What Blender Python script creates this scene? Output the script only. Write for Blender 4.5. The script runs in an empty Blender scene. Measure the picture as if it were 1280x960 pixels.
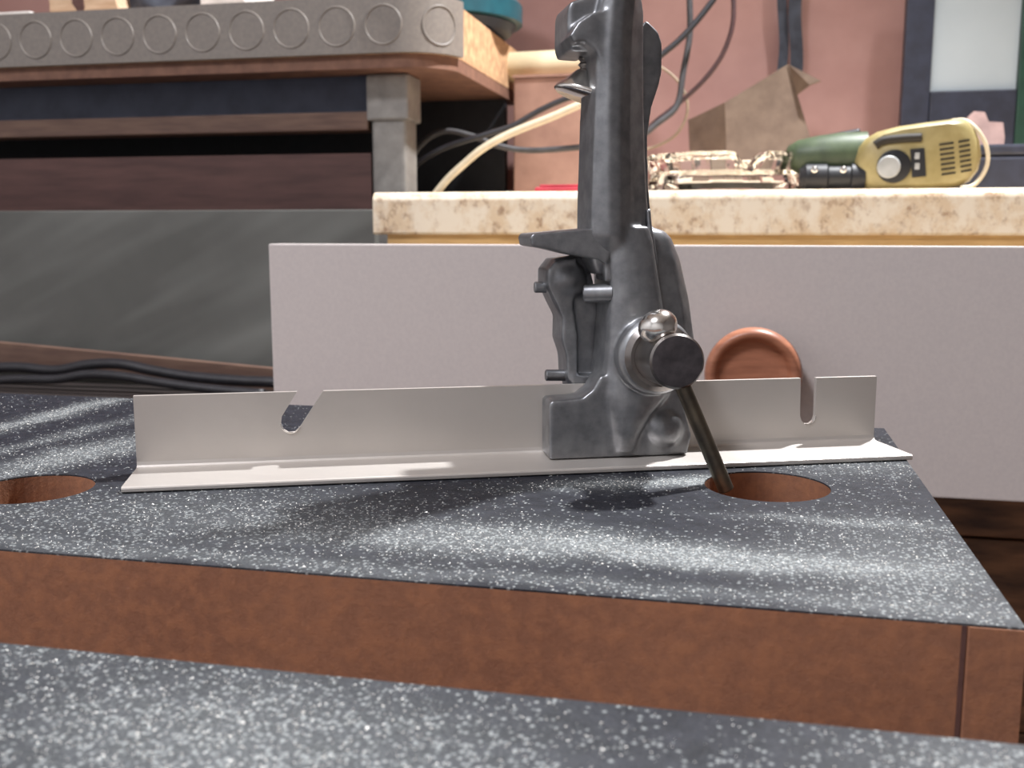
import bpy, bmesh, math, random
from mathutils import Vector, Matrix, noise
random.seed(7)
S = bpy.context.scene
COL = S.collection

# ------------------------------------------------------------------ camera
PSI, PITCH, FPX = math.radians(12.5), math.atan(195 / 1280), 1280.0
CAM = Vector((0, 0, 0.885))
cd = bpy.data.cameras.new('camera'); cam = bpy.data.objects.new('camera', cd); COL.objects.link(cam)
cd.sensor_width = 36; cd.lens = 36; cd.clip_start = 0.005; cd.clip_end = 50
cam.location = CAM; cam.rotation_euler = (math.pi / 2 - PITCH, 0, PSI)
cd.dof.use_dof = True; cd.dof.focus_distance = 0.355; cd.dof.aperture_fstop = 24
S.camera = cam

# ------------------------------------------------------------------ world, lamps, exposure
W = bpy.data.worlds.new('world'); S.world = W; W.use_nodes = True
W.node_tree.nodes['Background'].inputs[0].default_value = (0.75, 0.80, 0.9, 1)
W.node_tree.nodes['Background'].inputs[1].default_value = 0.05
def lamp(name, kind, loc, power, color, size, rot=(0, 0, 0)):
    l = bpy.data.lights.new(name, kind); l.energy = power; l.color = color
    if kind == 'AREA': l.shape = 'DISK'; l.size = size
    else: l.shadow_soft_size = size
    o = bpy.data.objects.new(name, l); COL.objects.link(o); o.location = loc; o.rotation_euler = rot
    return o
kl = lamp('work_lamp', 'SPOT', (0.36, 1.06, 2.02), 98, (0.97, 0.98, 1.0), 0.035)
kl.data.spot_size = math.radians(122); kl.data.spot_blend = 0.55
kl.rotation_euler = (Vector((-0.06, 0.36, 0.80)) - kl.location).to_track_quat('-Z', 'Y').to_euler()
lamp('ceiling_lamp', 'AREA', (-0.75, -0.55, 2.40), 21, (0.93, 0.94, 1.0), 0.45)  # soft fill added behind-left of the camera, no fixture seen
S.view_settings.view_transform = 'Standard'; S.view_settings.look = 'None'
S.view_settings.exposure = 0.86; S.view_settings.gamma = 1.0
S.view_settings.use_curve_mapping = False

# ------------------------------------------------------------------ photograph to place: rays through the lens, cut with real planes
FW = Vector((-math.sin(PSI) * math.cos(PITCH), math.cos(PSI) * math.cos(PITCH), -math.sin(PITCH)))
RT = Vector((math.cos(PSI), math.sin(PSI), 0)); UPV = RT.cross(FW)
def ray(x, y): return FW + RT * ((x - 640) / FPX) + UPV * ((480 - y) / FPX)
def atY(x, y, Y): d = ray(x, y); return CAM + d * ((Y - CAM.y) / d.y)
def atZ(x, y, Z): d = ray(x, y); return CAM + d * ((Z - CAM.z) / d.z)

# ------------------------------------------------------------------ materials
def lin(c):
    return tuple(((v / 255) / 12.92 if v / 255 <= 0.04045 else ((v / 255 + 0.055) / 1.055) ** 2.4) for v in c) + (1,)
class NT:
    def __init__(s, name):
        m = bpy.data.materials.new(name); m.use_nodes = True; s.m = m; s.t = m.node_tree; s.b = s.t.nodes['Principled BSDF']
    def n(s, kind, **k):
        nd = s.t.nodes.new(kind)
        for a, v in k.items():
            if a.startswith('_'): setattr(nd, a[1:], v)
            else: nd.inputs[a].default_value = v
        return nd
    def l(s, a, b): s.t.links.new(a, b)
    def pos(s, scale=(1, 1, 1), rot=(0, 0, 0), world=False):
        c = s.n('ShaderNodeNewGeometry').outputs['Position'] if world else s.n('ShaderNodeTexCoord').outputs['Object']
        mp = s.n('ShaderNodeMapping'); mp.inputs['Scale'].default_value = scale; mp.inputs['Rotation'].default_value = rot
        s.l(c, mp.inputs['Vector']); return mp.outputs[0]
    def noise(s, vec, scale, detail=4, rough=0.55):
        nd = s.n('ShaderNodeTexNoise', Scale=scale, Detail=detail, Roughness=rough); s.l(vec, nd.inputs['Vector']); return nd.outputs['Fac']
    def ramp(s, fac, stops):
        r = s.n('ShaderNodeValToRGB'); e = r.color_ramp.elements
        while len(e) < len(stops): e.new(0.5)
        for i, (p, c) in enumerate(stops): e[i].position = p; e[i].color = c
        s.l(fac, r.inputs[0]); return r.outputs[0]
    def math(s, op, a, b=None, c=None, clamp=False):
        nd = s.n('ShaderNodeMath', _operation=op, _use_clamp=clamp)
        for i, v in enumerate((a, b, c)):
            if v is None: continue
            if isinstance(v, (int, float)): nd.inputs[i].default_value = v
            else: s.l(v, nd.inputs[i])
        return nd.outputs[0]
    def mix(s, fac, a, b):
        nd = s.n('ShaderNodeMix', _data_type='RGBA')
        for i, v in ((0, fac), (6, a), (7, b)):
            if isinstance(v, (tuple, float, int)): nd.inputs[i].default_value = v
            else: s.l(v, nd.inputs[i])
        return nd.outputs[2]
    def bump(s, h, strength, dist=0.001):
        bp = s.n('ShaderNodeBump', Strength=strength, Distance=dist); s.l(h, bp.inputs['Height']); s.l(bp.outputs[0], s.b.inputs['Normal'])
    def set(s, **k):
        for a, v in k.items():
            i = s.b.inputs[a.replace('_', ' ')]
            if isinstance(v, (tuple, float, int)): i.default_value = v
            else: s.l(v, i)
        return s.m
def plain(name, c1, c2=None, rough=0.6, metal=0.0, scale=60, bump=0.1, dist=0.0005, stretch=(1, 1, 1), spec=0.5, lo=0.35, hi=0.65):
    t = NT(name); c2 = c2 or tuple(v * 0.85 for v in c1)
    f = t.noise(t.pos(stretch), scale)
    t.set(Base_Color=t.ramp(f, [(lo, lin(c2)), (hi, lin(c1))]), Roughness=rough, Metallic=metal, Specular_IOR_Level=spec)
    if bump: t.bump(f, bump, dist)
    return t.m
M = {}
M['wall'] = plain('pink_wall_plaster', (186, 146, 138), (172, 132, 125), 0.85, scale=9, bump=0.05)
M['room'] = plain('pale_room_plaster', (200, 200, 200), (192, 192, 192), 0.9, scale=6, bump=0.03)
M['sidewall'] = plain('dark_panelled_wall', (126, 122, 120), (114, 110, 108), 0.85, scale=6, bump=0.03)  # unseen wall, toned dark so metal reflects dimmer on its side
M['ceiling'] = plain('white_ceiling', (235, 232, 228), (228, 225, 220), 0.9, scale=6, bump=0.03)
M['floor'] = plain('brown_floor_boards', (110, 75, 52), (80, 52, 36), 0.6, scale=12, stretch=(1, 8, 1))
M['cast'] = plain('cast_zinc', (152, 153, 155), (126, 127, 130), 0.40, 0.80, scale=160, bump=0.25, dist=0.0004)
M['steel'] = plain('dull_steel', (150, 144, 140), (124, 119, 116), 0.28, 1.0, scale=90, bump=0.05, dist=0.0001)
M['endface'] = plain('dark_turned_steel', (80, 74, 76), (62, 58, 60), 0.6, 0.5, scale=300, bump=0.1, dist=0.0001)
M['chrome'] = plain('bright_nickel', (236, 232, 226), (216, 212, 206), 0.2, 1.0, scale=40, bump=0)
M['brass'] = plain('worn_steel_bar', (120, 110, 95), (92, 86, 78), 0.38, 0.95, scale=120, bump=0.1, dist=0.0001)
M['drawer'] = plain('grey_white_laminate', (205, 196, 192), (199, 190, 187), 0.55, scale=500, bump=0.04, dist=0.0002, spec=0.35)
M['carcass'] = plain('pale_board', (190, 175, 150), None, 0.7, scale=40)
M['apron_wood'] = plain('orange_pine_rail', (206, 168, 112), (184, 146, 92), 0.6, scale=30, stretch=(1, 10, 10))
M['darkwood'] = plain('dark_brown_boards', (142, 102, 72), (72, 50, 38), 0.6, scale=14, stretch=(1, 1, 5), bump=0.2)
M['knob'] = plain('orange_turned_wood', (176, 116, 88), (150, 96, 72), 0.40, scale=45, stretch=(1, 1, 6), bump=0.08)
M['band'] = plain('grey_plastic_edging', (128, 120, 112), (118, 110, 104), 0.40, scale=250, bump=0.08, dist=0.0003)
M['slab'] = plain('tan_chipboard', (205, 165, 125), (165, 125, 92), 0.75, scale=90, bump=0.2, dist=0.0006)
M['plybrown'] = plain('brown_underside_ply', (128, 92, 74), (106, 74, 60), 0.75, scale=60, bump=0.1)
M['bluepaint'] = plain('dark_blue_paint', (62, 68, 86), (50, 55, 72), 0.6, scale=40)
M['railbrown'] = plain('brown_rail', (112, 86, 72), (92, 68, 58), 0.65, scale=20, stretch=(1, 8, 8))
M['panelbrown'] = plain('maroon_brown_panel', (96, 66, 60), (78, 52, 48), 0.65, scale=12, stretch=(1, 8, 8))
M['leg'] = plain('grey_painted_steel', (150, 146, 140), (128, 124, 120), 0.45, 0.3, scale=50)
M['darkchest'] = plain('dark_stained_chest', (52, 44, 42), (40, 34, 33), 0.6, scale=14, stretch=(1, 6, 6))
M['black'] = plain('black_plastic', (30, 31, 36), (22, 23, 27), 0.5, scale=80)
M['navy'] = plain('navy_black_plastic', (44, 47, 62), (34, 36, 48), 0.5, scale=60)
M['blackcable'] = plain('black_cable', (36, 34, 38), (28, 26, 30), 0.45, scale=80, bump=0)
M['browncable'] = plain('dark_brown_cable', (74, 50, 50), (60, 40, 42), 0.5, scale=80, bump=0)
M['whitecable'] = plain('ivory_cable', (214, 200, 172), (200, 186, 160), 0.5, scale=80, bump=0)
M['greycable'] = plain('grey_cable', (66, 64, 66), (54, 52, 54), 0.5, scale=80, bump=0)
M['thincable'] = plain('tan_cord', (150, 130, 108), None, 0.6, scale=80, bump=0)
M['cream'] = plain('cream_tube', (222, 206, 170), (210, 192, 156), 0.6, scale=30)
M['cardboard'] = plain('brown_cardboard', (160, 124, 108), (142, 108, 94), 0.85, scale=30, bump=0.1)
M['kraft'] = plain('grey_kraft', (112, 94, 80), (96, 79, 67), 0.9, scale=40, bump=0.2, dist=0.001)
M['red'] = plain('red_plastic', (196, 62, 78), (176, 50, 66), 0.5, scale=40)
M['teal'] = plain('teal_plastic', (28, 78, 88), (22, 66, 76), 0.4, scale=40, bump=0.03)
M['tealdark'] = plain('dark_slate_plastic', (40, 52, 66), None, 0.5, scale=40)
M['olive'] = plain('olive_yellow_plastic', (164, 150, 104), (144, 130, 84), 0.42, scale=60, bump=0.06)
M['green'] = plain('dark_green_plastic', (78, 92, 66), (62, 74, 54), 0.45, scale=60)
M['dial'] = plain('grey_dial', (178, 180, 180), None, 0.4, scale=60)
M['vent'] = plain('vent_slot_black', (40, 34, 24), None, 0.7, scale=60)
M['board'] = plain('pale_grey_board', (166, 174, 178), (158, 166, 170), 0.6, scale=6, bump=0.02)
M['pinkcard'] = plain('pale_pink_card', (196, 164, 158), None, 0.8, scale=40)
M['white'] = plain('white_card', (236, 234, 230), None, 0.7, scale=30)
M['lightwood'] = plain('pale_wood', (216, 190, 160), (192, 160, 128), 0.7, scale=30, stretch=(1, 6, 6))
M['darkcloth'] = plain('dark_grey_cloth', (70, 74, 84), (50, 52, 60), 0.9, scale=50, bump=0.3, dist=0.002)
M['greenglass'] = plain('dark_green_plastic_tub', (34, 66, 52), None, 0.4, scale=30)

# brushed aluminium
t = NT('brushed_aluminium')
f = t.noise(t.pos((6, 300, 300), world=False), 3, 5, 0.6); g = t.noise(t.pos(), 26, 4)
t.set(Base_Color=t.mix(t.math('MULTIPLY', g, 0.6), lin((214, 207, 200)), lin((184, 178, 172))), Metallic=0.62,
      Roughness=t.math('MULTIPLY_ADD', f, 0.18, 0.36)); t.bump(f, 0.06, 0.0002); M['alu'] = t.m
# melamine worktop of the folding bench: charcoal with pale sanding dust; each streak (x, y, length, width, angle, strength)
STREAK = [(-0.035, 0.268, 0.050, 0.010, -0.10, 0.95), (0.005, 0.262, 0.040, 0.007, 0.05, 0.75), (-0.085, 0.258, 0.040, 0.010, -0.1, 0.55),
          (-0.16, 0.266, 0.09, 0.034, 0.12, 0.36), (-0.035, 0.336, 0.030, 0.007, 0.35, 0.8), (-0.005, 0.348, 0.022, 0.005, 0.35, 0.7), (0.045, 0.265, 0.03, 0.045, 0.1, 0.50),
          (0.040, 0.385, 0.03, 0.025, 0.0, 0.4), (-0.243, 0.335, 0.05, 0.014, 1.33, 0.7), (-0.306, 0.415, 0.06, 0.008, 1.52, 0.8),
          (-0.272, 0.36, 0.07, 0.006, 1.40, 0.35), (0.03, 0.305, 0.03, 0.004, 0.0, 0.45), (-0.06, 0.235, 0.18, 0.006, 0.0, 0.4),
          (-0.085, 0.150, 0.05, 0.030, 0.05, 0.55), (-0.05, 0.125, 0.05, 0.03, 0.0, 0.35), (0.045, 0.16, 0.025, 0.02, 0.0, 0.6), (-0.15, 0.168, 0.03, 0.012, 0.2, 0.3)]
def dust_at(x, y):
    v = 0
    for (cx, cy, a, b, an, s) in STREAK:
        dx, dy = x - cx, y - cy; u = dx * math.cos(an) + dy * math.sin(an); w = -dx * math.sin(an) + dy * math.cos(an)
        v += s * math.exp(-((u / a) ** 2 + (w / b) ** 2))
    return v
t = NT('charcoal_melamine_dusty')
sep = t.n('ShaderNodeSeparateXYZ'); P = t.pos(world=True); t.l(P, sep.inputs[0])
wob = t.noise(P, 45, 4); wob2 = t.noise(P, 38, 3)
X = t.math('MULTIPLY_ADD', wob, 0.02, t.math('SUBTRACT', sep.outputs[0], 0.01))
Y = t.math('MULTIPLY_ADD', wob2, 0.016, t.math('SUBTRACT', sep.outputs[1], 0.008))
tot = None
for (cx, cy, a, b, an, s) in STREAK:
    dx = t.math('SUBTRACT', X, cx); dy = t.math('SUBTRACT', Y, cy); c, si = math.cos(an), math.sin(an)
    u = t.math('ADD', t.math('MULTIPLY', dx, c / a), t.math('MULTIPLY', dy, si / a))
    w = t.math('ADD', t.math('MULTIPLY', dx, -si / b), t.math('MULTIPLY', dy, c / b))
    r2 = t.math('ADD', t.math('MULTIPLY', u, u), t.math('MULTIPLY', w, w))
    e = t.math('MULTIPLY', t.math('POWER', 2.718, t.math('MULTIPLY', r2, -1.0)), s)
    tot = e if tot is None else t.math('ADD', tot, e)
tot = t.math('MINIMUM', tot, 1.0)
sp = t.n('ShaderNodeTexVoronoi', Scale=950.0, Randomness=1.0); t.l(P, sp.inputs['Vector'])
rnd = t.n('ShaderNodeSeparateColor'); t.l(sp.outputs['Color'], rnd.inputs[0])
near = t.math('SUBTRACT', 1.0, t.math('MULTIPLY', sp.outputs['Distance'], 1.6), clamp=True)
thr = t.math('MULTIPLY_ADD', tot, 0.76, 0.045)
grain = t.math('MULTIPLY', t.math('LESS_THAN', rnd.outputs[0], thr), near)
fine = t.noise(P, 1500, 2)
film = t.math('MULTIPLY', tot, t.math('MULTIPLY_ADD', fine, 1.2, -0.18, clamp=True))
dust = t.math('ADD', t.math('MULTIPLY', grain, 0.62), t.math('MULTIPLY', film, 0.60), clamp=True)
base = t.ramp(t.noise(P, 160, 5, 0.7), [(0.3, lin((26, 27, 32))), (0.7, lin((48, 49, 56)))])
t.set(Base_Color=t.mix(dust, base, lin((186, 191, 190))), Roughness=t.math('MULTIPLY_ADD', dust, 0.25, 0.55), Specular_IOR_Level=0.12)
t.bump(t.math('ADD', t.math('MULTIPLY', dust, 0.6), t.noise(P, 700, 3)), 0.5, 0.0004); M['melamine'] = t.m
# raw fibreboard
t = NT('raw_fibreboard')
P = t.pos(); f = t.noise(P, 700, 4, 0.7); g = t.noise(P, 22, 4); h = t.noise(P, 240, 3)
col = t.mix(g, lin((136, 94, 74)), lin((164, 118, 92)))
t.set(Base_Color=t.mix(t.ramp(h, [(0.42, (0, 0, 0, 1)), (0.68, (0.8, 0.8, 0.8, 1))]), t.mix(t.math('MULTIPLY', f, 0.6), col, lin((96, 64, 48))), lin((156, 108, 80))), Roughness=0.85, Specular_IOR_Level=0.25)
t.bump(t.math('ADD', f, h), 0.35, 0.0005); M['mdf'] = t.m
# laminate counter edge with brown marbling
t = NT('mottled_cream_laminate')
P = t.pos((1, 1, 0.8)); f = t.noise(P, 55, 6, 0.7); g = t.noise(P, 130, 5, 0.65)
m1 = t.ramp(f, [(0.42, (0, 0, 0, 1)), (0.60, (1, 1, 1, 1))])
m2 = t.ramp(g, [(0.50, (0, 0, 0, 1)), (0.66, (1, 1, 1, 1))])
t.set(Base_Color=t.mix(t.math('MULTIPLY', t.math('MULTIPLY', m1, m2), 0.8), t.mix(m1, lin((240, 226, 204)), lin((224, 200, 168))), lin((142, 104, 78))), Roughness=0.35)
M['counter'] = t.m
# grey sheet with long pale streaks
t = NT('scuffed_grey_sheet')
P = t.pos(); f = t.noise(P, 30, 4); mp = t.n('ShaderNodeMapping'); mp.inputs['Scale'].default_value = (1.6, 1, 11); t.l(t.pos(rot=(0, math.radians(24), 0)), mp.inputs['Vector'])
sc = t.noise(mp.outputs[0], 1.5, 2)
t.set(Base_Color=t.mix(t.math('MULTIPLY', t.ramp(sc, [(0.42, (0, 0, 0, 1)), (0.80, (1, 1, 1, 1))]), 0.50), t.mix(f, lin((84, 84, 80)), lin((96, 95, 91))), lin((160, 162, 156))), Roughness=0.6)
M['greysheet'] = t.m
# clear glass
t = NT('clear_cut_glass'); t.set(Base_Color=(0.97, 0.96, 0.93, 1), Roughness=0.03, Transmission_Weight=1.0, IOR=1.48); M['glass'] = t.m
t = NT('silver_filing'); t.set(Base_Color=lin((214, 212, 206)), Roughness=0.5, Metallic=0.25); M['filing'] = t.m

# ------------------------------------------------------------------ builders
PW = {}
def link(o, parent, M0):
    COL.objects.link(o)
    if parent is not None:
        o.parent = parent; o.matrix_parent_inverse = PW[parent].inverted()
    o.matrix_basis = M0; PW[o] = M0
def obj(name, bm, mat, parent=None, smooth=False, label=None, cat=None, group=None, kind=None, bevel=0, seg=2, mats=None, auto=None):
    bmesh.ops.recalc_face_normals(bm, faces=bm.faces[:])
    if bevel:
        bmesh.ops.bevel(bm, geom=[e for e in bm.edges if len(e.link_faces) == 2 and e.calc_face_angle(0) > 0.5], offset=bevel, segments=seg, affect='EDGES', profile=0.6, clamp_overlap=True)
    c = Vector((0, 0, 0)); vs = [v.co for v in bm.verts]
    lo = Vector([min(v[i] for v in vs) for i in range(3)]); hi = Vector([max(v[i] for v in vs) for i in range(3)])
    c = (lo + hi) / 2
    bmesh.ops.translate(bm, verts=bm.verts[:], vec=-c)
    me = bpy.data.meshes.new(name); bm.to_mesh(me); bm.free()
    for mm in (mats or [mat]): me.materials.append(M[mm] if isinstance(mm, str) else mm)
    if smooth:
        me.shade_smooth() if hasattr(me, 'shade_smooth') else [setattr(p, 'use_smooth', True) for p in me.polygons]
        if auto: me.set_sharp_from_angle(angle=math.radians(auto))
    o = bpy.data.objects.new(name, me); link(o, parent, Matrix.Translation(c))
    tag(o, label, cat, group, kind); return o
def tag(o, label=None, cat=None, group=None, kind=None):
    for k, v in (('label', label), ('category', cat), ('group', group), ('kind', kind)):
        if v: o[k] = v
    return o
def thing(name, loc, label, cat, group=None, rz=0):
    o = bpy.data.objects.new(name, None); o.empty_display_size = 0.02
    link(o, None, Matrix.Translation(Vector(loc)) @ Matrix.Rotation(rz, 4, 'Z')); return tag(o, label, cat, group)
def share(src, name, parent, loc):      # another piece that shares the mesh of an alike one
    o = bpy.data.objects.new(name, src.data); link(o, parent, Matrix.Translation(Vector(loc))); return o
def new(): return bmesh.new()
def box(bm, x0, x1, y0, y1, z0, z1, M0=None):
    r = bmesh.ops.create_cube(bm, size=1)['verts']
    bmesh.ops.scale(bm, verts=r, vec=(x1 - x0, y1 - y0, z1 - z0)); bmesh.ops.translate(bm, verts=r, vec=((x0 + x1) / 2, (y0 + y1) / 2, (z0 + z1) / 2))
    if M0: bmesh.ops.transform(bm, verts=r, matrix=M0)
    return bm
def prism(bm, poly, d0, d1, axis='Y', M0=None):
    """poly: 2-D outline; extruded along axis from d0 to d1. axis Y -> (x,z), Z -> (x,y), X -> (y,z)."""
    def pt(a, b, d): return {'Y': Vector((a, d, b)), 'Z': Vector((a, b, d)), 'X': Vector((d, a, b))}[axis]
    A = [bm.verts.new(M0 @ pt(a, b, d0) if M0 else pt(a, b, d0)) for a, b in poly]
    B = [bm.verts.new(M0 @ pt(a, b, d1) if M0 else pt(a, b, d1)) for a, b in poly]
    n = len(poly); bm.faces.new(A); bm.faces.new(B[::-1])
    for i in range(n): bm.faces.new((A[i], B[i], B[(i + 1) % n], A[(i + 1) % n]))
    return bm
def loft(bm, rings, cap=True, M0=None):
    R = [[bm.verts.new(M0 @ Vector(p) if M0 else Vector(p)) for p in r] for r in rings]
    n = len(R[0])
    for a, b in zip(R, R[1:]):
        for i in range(n): bm.faces.new((a[i], a[(i + 1) % n], b[(i + 1) % n], b[i]))
    if cap: bm.faces.new(R[0]); bm.faces.new(R[-1][::-1])
    return bm
def frame_to(a, b):
    a, b = Vector(a), Vector(b); q = (b - a).to_track_quat('Z', 'Y')
    return Matrix.Translation(a) @ q.to_matrix().to_4x4()
def lathe(bm, prof, n=32, M0=None):
    rings = []
    for r, z in prof: rings.append([(r * math.cos(2 * math.pi * i / n), r * math.sin(2 * math.pi * i / n), z) for i in range(n)])
    return loft(bm, rings, True, M0)
def rod(bm, a, b, r, n=24, ch=0.0):
    a, b = Vector(a), Vector(b); L = (b - a).length; ch = ch or r * 0.15
    return lathe(bm, [(r - ch, 0), (r, ch), (r, L - ch), (r - ch, L)], n, frame_to(a, b))
def spline(pts, k=8):
    P = [Vector(p) for p in pts]; P = [P[0] * 2 - P[1]] + P + [P[-1] * 2 - P[-2]]; out = []
    for i in range(1, len(P) - 2):
        for j in range(k):
            u = j / k; a, b, c, d = P[i - 1:i + 3]
            out.append(0.5 * ((2 * b) + (c - a) * u + (2 * a - 5 * b + 4 * c - d) * u * u + (3 * b - a - 3 * c + d) * u ** 3))
    return out + [P[-2]]
def tube(bm, pts, r, n=10, k=8):
    S_ = spline(pts, k); rings = []; up = Vector((0.13, 0.21, 0.97))
    for i, p in enumerate(S_):
        tn = (S_[min(i + 1, len(S_) - 1)] - S_[max(i - 1, 0)]).normalized()
        s = tn.cross(up)
        s = (s if s.length > 1e-4 else tn.cross(Vector((1, 0, 0)))).normalized(); up = s.cross(tn).normalized()
        rr = r(i / len(S_)) if callable(r) else r
        rings.append([p + (s * math.cos(2 * math.pi * j / n) + up * math.sin(2 * math.pi * j / n)) * rr for j in range(n)])
    return loft(bm, rings)
def torus(bm, R, r, M0, n=36, m=8):
    V = [[bm.verts.new(M0 @ Vector(((R + r * math.cos(2 * math.pi * j / m)) * math.cos(2 * math.pi * i / n), (R + r * math.cos(2 * math.pi * j / m)) * math.sin(2 * math.pi * i / n), r * math.sin(2 * math.pi * j / m)))) for j in range(m)] for i in range(n)]
    for i in range(n):
        for j in range(m): bm.faces.new((V[i][j], V[(i + 1) % n][j], V[(i + 1) % n][(j + 1) % m], V[i][(j + 1) % m]))
    return bm
def struct(name, bm, mat, **k): return obj(name, bm, mat, kind='structure', **k)
def remeshed(bm, voxel, smooth_it, fac=0.5):
    me = bpy.data.meshes.new('tmp'); bmesh.ops.recalc_face_normals(bm, faces=bm.faces[:]); bm.to_mesh(me); bm.free()
    o = bpy.data.objects.new('tmp', me); COL.objects.link(o)
    m = o.modifiers.new('r', 'REMESH'); m.mode = 'VOXEL'; m.voxel_size = voxel
    if smooth_it: s = o.modifiers.new('s', 'SMOOTH'); s.factor = fac; s.iterations = smooth_it
    dg = bpy.context.evaluated_depsgraph_get(); out = bmesh.new(); out.from_mesh(bpy.data.meshes.new_from_object(o.evaluated_get(dg)))
    bpy.data.objects.remove(o); return out

# ------------------------------------------------------------------ room
YW = 1.56
struct('floor', box(new(), -1.6, 1.4, -1.6, YW, -0.05, 0), 'floor')
struct('wall_back', box(new(), -1.65, 1.45, YW, YW + 0.06, 0, 2.45), 'wall')
struct('wall_left', box(new(), -1.66, -1.6, -1.6, YW, 0, 2.45), 'room')
struct('wall_right', box(new(), 1.4, 1.46, -1.6, YW, 0, 2.45), 'sidewall')
struct('wall_front', box(new(), -1.66, 1.46, -1.66, -1.6, 0, 2.45), 'room')
struct('ceiling', box(new(), -1.66, 1.46, -1.66, YW + 0.06, 2.45, 2.5), 'ceiling')

# ------------------------------------------------------------------ folding workbench: two jaws of faced fibreboard
BZ = 0.80; XR = 0.0625; YF, YB = 0.2285, 0.456; YN = 0.174; TH = 0.030; LAM = 0.0005
bench = thing('folding_workbench', (-0.3, 0.3, 0), 'folding workbench with two dusty charcoal-faced fibreboard jaws and a gap between', 'workbench')
def jaw(name, y0, y1, holes, groove):
    # board: outline with round holes cut through
    def plate(z0, z1, mat, nm, parent, inset=0.0):
        bm = new(); xs = -0.72
        outer = [bm.verts.new((x, y, z1)) for x, y in ((xs, y0 + inset), (XR, y0 + inset), (XR, y1), (xs, y1))]
        es = [bm.edges.new((outer[i], outer[(i + 1) % 4])) for i in range(4)]
        for hx, hy, hr in holes:
            hv = [bm.verts.new((hx + hr * math.cos(a * math.pi / 24), hy + hr * math.sin(a * math.pi / 24), z1)) for a in range(48)]
            es += [bm.edges.new((hv[i], hv[(i + 1) % 48])) for i in range(48)]
        bmesh.ops.triangle_fill(bm, use_beauty=True, use_dissolve=False, edges=es)
        kill = [f for f in bm.faces if any((f.calc_center_median().xy - Vector((hx, hy))).length < hr * 0.97 and all(abs((v.co.xy - Vector((hx, hy))).length - hr) < 1e-5 for v in f.verts) for hx, hy, hr in holes)]
        bmesh.ops.delete(bm, geom=kill, context='FACES')
        r = bmesh.ops.extrude_face_region(bm, geom=bm.faces[:])
        bmesh.ops.translate(bm, verts=[v for v in r['geom'] if isinstance(v, bmesh.types.BMVert)], vec=(0, 0, z0 - z1))
        return obj(nm, bm, mat, parent)
    b = plate(BZ - TH, BZ - LAM, 'mdf', name, bench)
    plate(BZ - LAM, BZ, 'melamine', 'melamine_facing', b, 0.0)
    if groove:
        g = obj('end_strip', prism(new(), [(0.0508, y0 - 0.0004), (0.0512, y0 - 0.0007), (XR, y0 - 0.0007), (XR, y0 - 0.0004)], BZ - TH, BZ - LAM, 'Z'), 'mdf', b)
        obj('joint_line', box(new(), 0.0496, 0.0506, y0 - 0.0003, y0 + 0.0002, BZ - TH, BZ - LAM), 'panelbrown', b)
    return b
HOLES = [(0.011, 0.343, 0.0205), (-0.226, 0.287, 0.0195)]
jaw('jaw_board', YF, YB, HOLES, True)
jaw('jaw_board', 0.060, YN, [], False)
for x in (-0.62, -0.02): obj('cross_rail', box(new(), x - 0.02, x + 0.02, 0.065, 0.45, BZ - TH - 0.045, BZ - TH), 'leg', bench, bevel=0.002)
for x in (-0.62, -0.02):
    for y in (0.09, 0.42): obj('leg', box(new(), x - 0.015, x + 0.015, y - 0.015, y + 0.015, 0.0, BZ - TH - 0.045), 'leg', bench, bevel=0.002)

# loose dust and filings on both jaws
bm = new(); cnt = 0
while cnt < 15000:
    y = random.uniform(0.065, YN - 0.001) if random.random() < 0.38 else random.uniform(YF + 0.001, YB - 0.005)
    x = random.uniform(-0.40, XR - 0.001)
    if random.random() > 0.028 + dust_at(x, y) * 0.9: continue
    if any((x - hx) ** 2 + (y - hy) ** 2 < (hr + 0.0005) ** 2 for hx, hy, hr in HOLES): continue
    s = random.uniform(0.00008, 0.00023) * (1.6 if random.random() < 0.06 else 1)
    a = random.uniform(0, 6.3); el = random.uniform(0.7, 2.0)
    p = [Vector((s * el * math.cos(a + k * 2.1), s * math.sin(a + k * 2.1), 0)) + Vector((x, y, BZ)) for k in range(3)]
    v = [bm.verts.new(q) for q in p] + [bm.verts.new(Vector((x + random.uniform(-s, s), y + random.uniform(-s, s), BZ + s * random.uniform(0.6, 1.3))))]
    for t3 in ((0, 1, 2), (0, 1, 3), (1, 2, 3), (2, 0, 3)): bm.faces.new([v[i] for i in t3])
    cnt += 1
obj('sanding_dust', bm, 'filing', None, label='pale sanding dust and metal filings strewn over the charcoal bench top', cat='dust', kind='stuff')

# ------------------------------------------------------------------ aluminium angle lying on the bench
EX = Vector((257, 106, 0)).normalized(); EY = Vector((-EX.y, EX.x, 0)); BO = Vector((-0.193, 0.287, BZ + 0.0003))
BM_ = Matrix(((EX.x, EY.x, 0, BO.x), (EX.y, EY.y, 0, BO.y), (0, 0, 1, BO.z), (0, 0, 0, 1))); BI = BM_.inverted()
BL, BW, BH, BT = 0.2785, 0.0300, 0.0272, 0.0019
def L(px, py, y):                        # pixel to the bar's own frame at depth y (metres from the flange's front edge)
    o = BI @ CAM; d = BI.to_3x3() @ ray(px, py); p = o + d * ((y - o.y) / d.y); return p
def Lp(pts, y): return [(L(a, b, y).x, L(a, b, y).z) for a, b in pts]
bar = thing('aluminium_angle', BM_ @ Vector((0.14, 0.015, 0)), 'silver aluminium angle bar with two slots lying across the dusty bench', 'angle bar', rz=math.atan2(EX.y, EX.x))
yl = BW - BT
top = BH
def slot(pts): return Lp(pts, yl)
s1 = slot([(371, 484), (352, 521), (351, 530), (354, 537), (361, 541), (369, 540), (375, 534), (404, 483)])
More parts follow.
